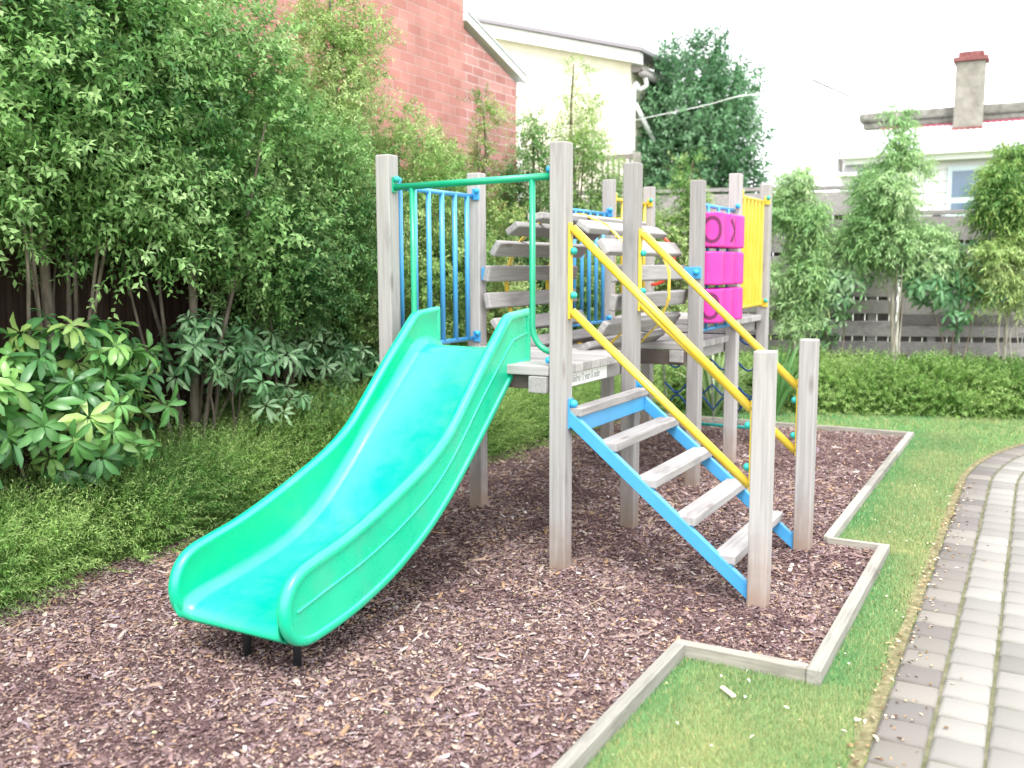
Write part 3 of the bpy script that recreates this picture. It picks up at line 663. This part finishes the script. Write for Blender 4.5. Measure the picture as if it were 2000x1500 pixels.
# ------------------------------------------------------------------ hedges
def hedge(name,label,pts,width,hfun,nsh,leaf,cols,tip,seed,side=(-1,0),sl=.09,nl=12,sp=.75,matl=None,cat='hedge'):
    pts=[np.array(p,float) for p in pts]; e=empty(name,(pts[0][0],pts[0][1],0),label,cat)
    c=np.array(curve(pts,10)); d=nrm(np.gradient(c,axis=0)); side_=np.stack([-d[:,1],d[:,0]],-1)
    if (side_@np.array(side)).mean()<0: side_=-side_
    seg=np.r_[0,np.cumsum(np.linalg.norm(np.diff(c,axis=0),axis=1))]
    def cross(s,a):     # a 0..1 from front foot over the top to the back foot
        px=np.interp(s,seg,c[:,0]); py=np.interp(s,seg,c[:,1]); sx=np.interp(s,seg,side_[:,0]); sy=np.interp(s,seg,side_[:,1])
        h=hfun(s/seg[-1]); th=np.pi*a; u=.5-.5*np.sign(np.cos(th))*np.abs(np.cos(th))**.6; z=h*np.abs(np.sin(th))**.6
        P0=np.stack([px,py,0*px],-1); k=1+.20*sn(P0*1.+np.stack([a,a,a],-1)*2,5,seed); wv=width*(1+.1*sn(P0,3,seed+1))
        return np.stack([px+sx*u*wv,py+sy*u*wv,z*k],-1),np.stack([-np.cos(th)*sx,-np.cos(th)*sy,np.sin(th)*.9+.1],-1)
    ns=90; na=16; Sg,Ag=np.meshgrid(np.linspace(0,seg[-1],ns),np.linspace(0,1,na),indexing='ij'); P,_=cross(Sg.ravel(),Ag.ravel())
    cc=np.stack([np.interp(Sg.ravel(),seg,c[:,0])+np.interp(Sg.ravel(),seg,side_[:,0])*width*.5,np.interp(Sg.ravel(),seg,c[:,1])+np.interp(Sg.ravel(),seg,side_[:,1])*width*.5,0*Sg.ravel()],-1)
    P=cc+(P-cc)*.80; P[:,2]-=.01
    i=np.arange((ns-1)*(na-1)); r_,k_=i//(na-1),i%(na-1); a=r_*na+k_; fast('foliage_core',P,np.stack([a,a+1,a+na+1,a+na],1),M_hcore,e,None,True)  # solid dark green core, added to block the view through the leaves
    s=rng.uniform(0,seg[-1],nsh); a=np.clip(rng.uniform(-.02,.9,nsh),0,1); P,D=cross(s,a)
    c0=np.stack([np.interp(s,seg,c[:,0])+np.interp(s,seg,side_[:,0])*width*.5,np.interp(s,seg,c[:,1])+np.interp(s,seg,side_[:,1])*width*.5,0*s],-1)
    q=rng.uniform(.72,1.0,nsh)[:,None]; P=c0+(P-c0)*q
    D=nrm(D+np.array([0,0,.35])+rng.normal(0,.35,(nsh,3)))
    shoots('foliage',e,P,D,nl,sl,leaf[0],leaf[1],cols,matl or M_leaf,spread=sp,droop=.2,tipcol=tip,clumpseed=seed,vs=.3)
    return e
G_HED=[(.10,.25,.05),(.21,.40,.09),(.33,.52,.15),(.46,.62,.24)]
hedge('low_hedge','low feathery green hedge running behind the slide along the bark bed',[(b,a) for a,b in HF],1.25,lambda t:.40+.20*np.exp(-((t-.52)/.16)**2)+.03*(t>.7),21000,(.032,.0045),G_HED,(.52,.64,.26),41,(-1,0),sl=.22,nl=17,sp=.42)
hedge('low_hedge','low clipped green hedge along the back of the lawn below the grey fence',[(-1.5,5.45),(-.7,5.78),(.09,6.02),(1.1,6.32),(1.98,6.57),(3.2,6.95),(4.6,7.3)],.75,lambda t:.50+0*t,9500,(.045,.009),G_HED,(.44,.56,.24),47,(0,1),sl=.16,sp=.6)

# ------------------------------------------------------------------ rhododendrons
def bigleaves(P,D,N,L,W,dr=.25):
    Sd=nrm(np.cross(D,N)); N=nrm(np.cross(Sd,D)); L=L[:,None]; W=W[:,None]; n=len(P)
    C1=P+D*L*.35+N*L*.02; C2=P+D*L*.72-N*L*dr*.35; tp=P+D*L*.98-N*L*dr
    V=np.stack([P,C1+Sd*W*.40+N*W*.14,C1,C1-Sd*W*.40+N*W*.14,C2+Sd*W*.46+N*W*.14,C2,C2-Sd*W*.46+N*W*.14,tp+Sd*W*.10,tp-Sd*W*.10],1).reshape(-1,3)
    b=np.arange(n)[:,None]*9; q=np.concatenate([b+[0,1,2],b+[0,2,3],b+[1,4,5],b+[1,5,2],b+[2,5,6],b+[2,6,3],b+[4,7,5],b+[5,7,8],b+[5,8,6]],0); return V,q
def rhodo(label,blobs,nw,L,W,cols,base,group='rhododendron bushes',seed=1,tip=None,nl=9):
    e=empty('rhododendron',base,label,'shrub',group)
    limb_mesh('stem',M_bark,e,base,[((b[0],b[1],b[2]),.012) for b in blobs],wob=.04)
    O,d=sample_blobs(blobs,nw,shell=.7,seed=seed); D=nrm(d*.8+np.array([.25,-.3,.65])+rng.normal(0,.38,(nw,3)))
    A_=nrm(np.cross(D,rng.normal(size=(nw,3)))); B_=np.cross(D,A_); an=np.arange(nl)[None]*2.4+rng.uniform(0,6.28,(nw,1)); an=an+rng.normal(0,.2,an.shape)
    rad=A_[:,None]*np.cos(an)[...,None]+B_[:,None]*np.sin(an)[...,None]; lay=(np.arange(nl)/nl)[None,:,None]
    Ld=nrm(rad+D[:,None]*(.0+.55*lay)+np.array([0,0,-.6])*(1-lay*.7)+rng.normal(0,.16,(nw,nl,3))); Nn=nrm(D[:,None]+rng.normal(0,.26,(nw,nl,3)))
    P=O[:,None]+D[:,None]*lay*.03+rad*.008; M=nw*nl; sc=np.repeat(rng.uniform(.75,1.15,(nw,1)),nl,1).ravel()*(1-.35*np.tile(np.arange(nl)/nl,nw))
    V,Fc=bigleaves(P.reshape(M,3),Ld.reshape(M,3),Nn.reshape(M,3),L*sc*rng.uniform(.65,1.12,M),W*sc*rng.uniform(.8,1.1,M))
    cols=np.array(cols); c=cols[rng.integers(0,len(cols),nw)]; c=np.repeat(c[:,None],nl,1)*rng.uniform(.8,1.25,(nw,nl,1)); c=np.repeat(c.reshape(M,1,3),9,1); c[:,[0,2,5]]*=1.25
    fast('foliage',V,Fc,M_gloss,e,np.clip(c.reshape(-1,3),0,.9),True); return e
RC=[(.09,.24,.065),(.13,.30,.08),(.19,.36,.10),(.065,.18,.06),(.27,.41,.12)]; RB=[(.13,.28,.12),(.20,.37,.17),(.29,.45,.25),(.08,.2,.08)]
rhodo('large leaved bright green bush in front of the dark fence at the left edge',[(-2.4,-1.25,1.02,.34,.36,.30),(-2.45,-.95,.95,.38,.36,.34),(-2.4,-.7,.72,.28,.28,.26),(-2.3,-1.0,.72,.34,.32,.25),(-2.55,-.65,1.0,.26,.26,.28),(-2.35,-1.5,.82,.3,.3,.25),(-2.3,-1.8,.85,.3,.3,.35)],230,.150,.054,RC,(-2.5,-.95,0),seed=3)
rhodo('smaller grey green bush with slim leaf whorls beside the bright large leaved bush',[(-2.45,.0,1.05,.3,.32,.22),(-2.35,.25,.9,.3,.3,.2),(-2.5,.5,.98,.26,.3,.2),(-2.25,.45,.68,.16,.2,.12)],130,.115,.033,RB,(-2.6,.25,0),seed=5)
rhodo('low spreading grey green bush just left of the corner post behind the slide',[(-2.4,1.0,.95,.28,.3,.17),(-2.3,1.4,.85,.28,.3,.17),(-2.35,1.8,.8,.24,.3,.15),(-2.3,.85,.6,.16,.16,.12)],115,.105,.030,RB,(-2.6,1.3,0),seed=6)
rhodo('broad leaved bush standing before the back fence left of the pale slender trunk',[(-.12,6.65,1.35,.3,.25,.35),(.18,6.75,1.30,.24,.2,.3),(.0,6.7,.85,.22,.2,.22)],85,.15,.045,RB,(.1,6.85,0),seed=8,group='rhododendron bushes by the back fence')
rhodo('broad leaved pale bush on a short bare stem before the back fence',[(1.0,6.85,1.35,.3,.25,.22),(1.25,6.95,1.5,.33,.25,.28),(1.5,7.0,1.3,.24,.2,.16),(1.3,6.95,.95,.15,.15,.15)],120,.16,.05,[(.15,.32,.15),(.2,.38,.2),(.11,.26,.12)],(1.25,7.0,0),seed=9,group='rhododendron bushes by the back fence')
def strap(name,label,cat,base,n,L,wd,cols,rad,upb=1.,m=None):
    e=empty(name,base,label,cat); V=[];Fc=[];Cc=[]
    for i in range(n):
        a=random.uniform(0,6.28); l=L*random.uniform(.6,1.1); out=np.array([math.cos(a),math.sin(a),0]); sd=np.array([-out[1],out[0],0]); k=random.uniform(.35,1)*rad; b0=len(V); c=np.array(random.choice(cols))*random.uniform(.8,1.2)
        ns=9
        for j in range(ns):
            t=j/(ns-1); p=np.array(base)+out*(.02+l*k*t)+np.array([0,0,l*upb*(1.35*t-1.25*k*t*t)]); ww=wd*math.sin(math.pi*min(.97,.12+t*.86))
            V+=[p+sd*ww/2,p-sd*ww/2]; Cc+=[c,c]
        for j in range(ns-1): q=b0+2*j; Fc.append((q,q+1,q+3,q+2))
    o=fast('leaves',V,Fc,m or M_gloss,e,np.clip(np.array(Cc),0,.9),True); return e
strap('flax_plant','strappy striped plant seen through the frame under the far decks','plant',(-.85,5.35,.0),90,.85,.028,[(.3,.42,.2),(.5,.58,.36),(.14,.28,.09)],.75)
strap('flax_plant','green strappy plant by the back hedge right of the far deck posts','plant',(-.3,5.75,.0),70,.85,.03,[(.12,.3,.1),(.2,.4,.16)],.7)
strap('arching_plant','plant with arching broad yellow green leaves on the low hedge','plant',(-2.2,.02,.25),5,.42,.04,[(.16,.33,.06),(.25,.40,.10)],1.3,1.1)

# ------------------------------------------------------------------ left row of trees
LG='trees along the left boundary'
P_T=[.75,1,1,.85,.6]; P_C=[.8,1,.75,.45,.15]
tree('broad dense green tree filling the upper left corner','tree',-2.75,-1.5,1.75,4.0,.95,P_T,46,4700,G_MID,LG,(.056,.022),.18,10,tip=(.36,.5,.2),seed=12)
tree('dense green tree above the bright large leaved bush','tree',-2.75,-.75,1.75,3.8,.85,P_T,46,4700,G_MID,LG,(.054,.021),.18,10,tip=(.36,.5,.2),seed=13,extra=[(-2.2,-.6,1.75,.3,.35,.25)])
tree('dense green tree with drooping low sprays above the dark gap','tree',-2.7,.1,1.7,3.25,.85,[.85,1,.95,.8,.5],40,4400,G_MID,LG,(.050,.024),.17,11,tip=(.36,.5,.2),seed=14,extra=[(-2.1,.3,1.7,.3,.35,.25),(-2.15,-.1,1.9,.3,.3,.3),(-2.5,.62,1.3,.12,.12,.10)])
tree('round green tree in front of the lower part of the brick wall','tree',-2.65,.95,1.15,2.7,.72,[.9,1,1,.75,.4],38,4200,G_MID,LG,(.044,.015),.16,12,tip=(.28,.4,.14),seed=15,extra=[(-2.3,.9,1.4,.3,.35,.3),(-2.2,1.2,1.75,.25,.3,.3)])
tree('yellow green feathery tree with a tall narrow top against the brick','tree',-2.7,1.47,.95,3.45,.44,[.7,1,1,.95,.8],40,3800,G_YEL,LG,(.046,.014),.15,12,tip=(.42,.5,.18),seed=16)
tree('bushy green tree directly behind the left slide post','tree',-2.6,2.2,.75,2.8,.62,[.9,1,.95,.8,.45],36,3800,G_YEL,LG,(.046,.015),.15,11,tip=(.3,.42,.14),seed=17)
tree('feathery light green tree over the green entry bar','tree',-2.65,2.85,.7,2.75,.55,[.9,1,.9,.7,.3],30,3400,G_YEL,LG,(.046,.014),.15,11,tip=(.42,.5,.2),seed=18)
tree('thin young tree with a sparse reddish leader before the weathered brick','tree',-2.65,3.75,.8,3.15,.42,[1.2,1.2,.8,.35,.35],24,2300,G_YEL,LG,(.046,.014),.15,11,tip=(.48,.42,.16),seed=19)
tree('dense dark green young tree behind the right slide post','tree',-2.6,4.7,.7,3.1,.55,[1.1,1.1,.9,.6,.25],30,3200,G_MID,LG,(.055,.017),.17,10,tip=(.35,.45,.2),seed=20)
tree('light green tree with thin leader shoots in front of the cream wall','tree',-2.5,5.55,.7,3.75,.55,[1.3,1.3,.95,.7,.12],36,4200,G_YEL,LG,(.052,.015),.17,10,tip=(.42,.52,.18),seed=21)
tree('small pale yellow cone shaped tree between the near and far deck posts','tree',-1.45,6.2,.6,2.72,.42,[1.2,1.1,.9,.6,.15],24,2500,G_YEL,LG,(.055,.018),.16,10,tip=(.52,.58,.26),seed=22)
tree('green bush tree low between the fence corner and the tunnel','tree',-2.2,6.2,.5,2.6,.6,[1,1,.9,.7,.3],18,2400,G_MID,LG,(.055,.018),.16,10,tip=(.3,.42,.14),seed=27)
# big dark tree
BT=[(-2.25,9.0,2.4,.72,.8,.55),(-2.3,9.0,3.0,.78,.85,.6),(-2.3,9.0,3.6,.72,.8,.55),(-2.4,9.0,4.2,.5,.55,.45),(-1.9,9.0,3.3,.5,.6,.6),(-2.75,8.9,3.3,.42,.5,.8),(-2.95,9.6,4.35,.2,.2,.3),(-1.85,9.1,3.9,.38,.4,.4),(-2.15,9.0,4.4,.25,.25,.3),(-1.7,9.0,2.6,.32,.4,.5),(-2.2,9,1.8,.8,.8,.6)]
e=empty('large_tree',(-2.2,9.0,-.02),'large rounded dark green tree rising behind the cream house corner','tree')
limb_mesh('trunk',M_bark,e,(-2.2,9.0,-.02),[((b[0],b[1],b[2]),.06) for b in BT],.06)
O,d=sample_blobs(BT,4600,seed=33,noise=.35); shoots('crown',e,O,nrm(d+np.array([0,0,.5])),9,.20,.080,.034,G_DARK,M_leaf,droop=.1,tipcol=(.13,.28,.13),clumpseed=34)
# slender trees by the back fence
RG='slender trees by the back fence'
G_WIL=[(.16,.35,.12),(.27,.48,.2),(.38,.58,.28),(.5,.66,.37)]
kw=dict(leaf=(.085,.014),sl=.2,nl=11,bark=M_pale,droop=.75,spread=.7,name='slender_tree',stems=1,r0=.02)
tree('slender feathery tree just right of the yellow barred panel','tree',-.30,6.5,.8,2.55,.28,[.7,1,1,.85,.45],18,1800,G_WIL,RG,seed=51,tip=(.3,.45,.14),**kw)
tree('tallest slender feathery tree on a leaning pale trunk in the middle of the back fence','tree',.62,6.8,1.7,3.15,.40,[.9,1,.8,.5,.2],20,2300,G_WIL,RG,seed=52,tip=(.3,.45,.16),base=(.75,6.8,-.02),extra=[(.3,6.8,1.75,.3,.25,.22),(.95,6.8,1.7,.3,.25,.22)],**kw)
tree('yellow green slender feathery tree at the right end of the back fence','tree',1.74,7.05,1.15,2.75,.38,[.55,.9,1,.9,.5],20,2100,G_YEL,RG,seed=53,tip=(.42,.54,.16),base=(1.74,7.1,-.02),**kw)

# ------------------------------------------------------------------ fences
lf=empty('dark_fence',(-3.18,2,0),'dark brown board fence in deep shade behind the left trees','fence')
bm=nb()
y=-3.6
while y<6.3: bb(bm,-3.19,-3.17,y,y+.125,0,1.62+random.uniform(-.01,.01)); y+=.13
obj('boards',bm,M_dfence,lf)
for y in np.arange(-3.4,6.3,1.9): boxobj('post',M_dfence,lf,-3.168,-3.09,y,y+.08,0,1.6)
bf=empty('grey_fence',(0,7.55,0),'tall grey timber fence with dark gaps across the back','fence')
FA=R(15.7); bf.rotation_euler=(0,0,FA)
def fo(name,m,x0,x1,y0,y1,z0,z1,bev=.003):
    bm=nb(); bb(bm,x0,x1,y0,y1,z0,z1); 
    if bev: bmesh.ops.bevel(bm,geom=bm.edges[:],offset=bev,segments=1,affect='EDGES')
    me=bpy.data.meshes.new(name); bm.to_mesh(me); bm.free(); me.materials.append(m); o=bpy.data.objects.new(name,me); C.objects.link(o); o.parent=bf; return o
segs=[(-3.2,.62,0),(.66,5.6,-.30)]
for x0,x1,dz in segs:
    x=x0
    while x<x1-.05:
        xe=min(x+2.4,x1)-.004
        for (z0,z1,yy) in ((2.13,2.40,0),(1.70,2.075,0),(1.18,1.66,0),(.985,1.14,0),(.72,.90,0),(.50,.66,0)):
            fo('board',M_fence,x,xe,-.02,.0,z0+dz*(z0>1),z1+dz*(z1>1))
        x+=2.4
    fo('capping',M_fence,x0,x1,-.035,.04,2.425+dz,2.47+dz)
    for x in np.arange(x0+.3,x1,1.6): fo('post',M_fence,x,x+.09,.003,.07,0,2.42+dz)
    x=x0
    bm=nb()
    while x<x1: bb(bm,x,min(x+.125,x1),.075,.09,0,2.40+dz); x+=.134
    me=bpy.data.meshes.new('palings'); bm.to_mesh(me); bm.free(); me.materials.append(M_fback); o=bpy.data.objects.new('palings',me); C.objects.link(o); o.parent=bf
tp=empty('trellis_post',(-2.55,7.3,0),'pale post with a short slatted top rail behind the second square post','post')
boxobj('post',M_edge,tp,-2.54,-2.46,7.26,7.34,0,2.97); boxobj('rail',M_edgex,tp,-3.0,-2.545,7.28,7.32,2.9,2.96); 
for x in np.arange(-2.98,-2.56,.075): boxobj('slat',M_edge,tp,x,x+.02,7.285,7.315,2.6,2.898,.001)

# ------------------------------------------------------------------ buildings
bk=empty('brick_building',(-3.9,2,0),'tall red brick building rising behind the left trees','building')
bm=nb(); bb(bm,-6.5,-3.30,-4.5,4.47,0,5.6); obj('wall',bm,M_brick,bk)
def prism(name,m,parent,prof,y0,y1,axis='y'):   # polygon prof in (x,z) extruded in y, or (y,z) extruded in x
    bm=nb(); 
    f=(lambda p,q:(p[0],q,p[1])) if axis=='y' else (lambda p,q:(q,p[0],p[1]))
    a=[bm.verts.new(f(p,y0)) for p in prof]; b=[bm.verts.new(f(p,y1)) for p in prof]; n=len(prof)
    for k in range(n): bm.faces.new((a[k],a[(k+1)%n],b[(k+1)%n],b[k]))
    bm.faces.new(a[::-1]); bm.faces.new(b); return obj(name,bm,m,parent)
sh=empty('brick_lean_to',(-3.9,5,0),'weathered pinkish brick lean-to with a sloping pale grey verge','building')
prism('wall',M_brick2,sh,[(4.475,0),(5.60,0),(5.60,3.62),(4.475,3.985)],-5.4,-3.305,'x')
prism('verge',M_white,sh,[(4.46,4.06),(5.78,3.635),(5.78,3.705),(4.46,4.135)],-5.5,-3.26,'x')
prism('roof',M_iron,sh,[(4.48,4.145),(5.79,3.715),(5.79,3.73),(4.48,4.16)],-5.5,-3.25,'x')
boxobj('eave_end',M_white,sh,-3.45,-3.26,5.605,5.76,3.47,3.63,.004); 
tubeobj('downpipe',M_white,sh,[(-3.28,5.64,3.46),(-3.28,5.64,0)],.03,10)
ch=empty('cream_house',(-4.2,9,0),'cream rendered house with a sloping white barge board','house')
prism('wall',M_cream,ch,[(-7.5,0),(-2.96,0),(-2.96,4.27),(-7.5,5.48)],8.2,9.9)
prism('barge_board',M_white,ch,[(-7.6,5.50),(-2.78,4.225),(-2.78,4.375),(-7.6,5.70)],8.08,8.19)
prism('roof',M_lead,ch,[(-7.6,5.705),(-2.74,4.378),(-2.74,4.43),(-7.6,5.76)],8.03,10.0)
prism('soffit',M_gutter,ch,[(-2.95,4.15),(-2.78,4.15),(-2.78,4.21),(-2.95,4.25)],8.2,9.8)
tubeobj('gutter',M_gutter,ch,[(-2.80,8.2,4.12),(-2.80,9.9,4.12)],.05,10)
tubeobj('downpipe',M_white,ch,curve([(-2.80,8.3,4.1),(-2.78,8.32,3.98),(-2.86,8.3,3.93),(-2.93,8.25,3.86),(-2.93,8.25,2.0),(-2.93,8.25,0)],5),.03,10)
tubeobj('waste_pipe',M_white,ch,[(-2.93,8.3,3.75),(-2.72,8.5,3.25)],.035,8)
wh=empty('white_house',(1.5,14,0),'white weatherboard house with iron roof and tall chimney behind the back fence','house')
bm=nb(); bb(bm,-.95,6,12.7,16,0,3.3)
obj('wall',bm,M_white,wh)
z=0.4
bm=nb()
while z<3.2:
    v=[bm.verts.new(q) for q in ((-.97,12.694,z+.175),(6,12.694,z+.175),(6,12.672,z),(-.97,12.672,z))]; bm.faces.new(v)
    v=[bm.verts.new(q) for q in ((-.97,12.672,z),(6,12.672,z),(6,12.694,z),(-.97,12.694,z))]; bm.faces.new(v); z+=.178
obj('weatherboards',bm,M_white,wh)
def corr():
    xs=np.arange(-.55,6.2,.02); V=[];Fc=[]
    for x in xs: 
        zz=.008*math.sin(x*2*math.pi/.09); V+=[(x,12.42,3.39+zz),(x,13.52,3.86+zz)]
    for k in range(len(xs)-1): Fc.append((2*k,2*k+2,2*k+3,2*k+1))
    fast('iron_roof',V,Fc,M_iron,wh,None,True)
corr()
boxobj('gutter',M_white,wh,-.98,6.2,12.40,12.50,3.29,3.365,.01); boxobj('fascia',M_white,wh,-.9,6.2,12.5,12.53,3.20,3.35,.003)
boxobj('soffit',M_gutter,wh,-.9,6.2,12.53,12.69,3.22,3.26,.003)
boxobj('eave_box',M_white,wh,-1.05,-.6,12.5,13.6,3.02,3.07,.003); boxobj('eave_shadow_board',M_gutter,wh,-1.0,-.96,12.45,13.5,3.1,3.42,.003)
boxobj('parapet',M_stone,wh,-.80,6.2,13.55,13.85,3.9,4.0,.02); boxobj('parapet_coping',M_stone,wh,-.86,6.2,13.5,13.9,4.003,4.16,.04)
boxobj('flashing',mat('red_flashing',(.30,.05,.08),.6),wh,-.5,6.2,13.525,13.55,3.80,3.897,.002)
cy=boxobj('chimney',M_chim,wh,.65,1.08,13.25,13.6,3.66,4.82,.015)
boxobj('brick_band',M_redb,cy,.61,1.12,13.21,13.64,4.823,4.89,.008); boxobj('brick_band',M_redb,cy,.68,1.05,13.28,13.57,4.893,4.98,.01)
boxobj('flashing',M_redb,cy,.63,1.10,13.225,13.249,3.62,3.78,.003)
wd=boxobj('window',M_frame,wh,.66,1.24,12.63,12.662,2.30,3.10,.004)
boxobj('pane',M_pane,wd,.73,1.17,12.622,12.629,2.62,3.03,.001); boxobj('pane',M_pane,wd,.73,1.17,12.622,12.629,2.36,2.53,.001)
boxobj('sill',M_frame,wd,.62,1.28,12.60,12.66,2.255,2.297,.003)
an=empty('tv_antenna',(-1.08,12,0),'thin television antenna standing against the white sky','antenna')
tubeobj('mast',M_white,an,[(-1.08,12,0),(-1.08,12,4.36)],.010,6); M_ant=mat('antenna_metal',(.10,.10,.12),.5)
tubeobj('boom',M_ant,an,[(-1.35,12,4.52),(-.75,12,4.21)],.014,6)
for k in range(11):
    t=k/10; x=-1.35+.6*t; z=4.52-.31*t; tubeobj('element',M_ant,an,[(x-.03,11.82+.08*t,z+.012),(x+.03,12.18-.08*t,z-.012)],.010,5)
tag(tubeobj('overhead_cable',M_white,None,curve([(-2.93,8.25,3.52),(-1.9,8.15,3.62),(-1.35,8.3,3.73),(-1.08,12,4.34)],8),.006,6),'thin pale cable running past the large dark tree to the television antenna','cable')
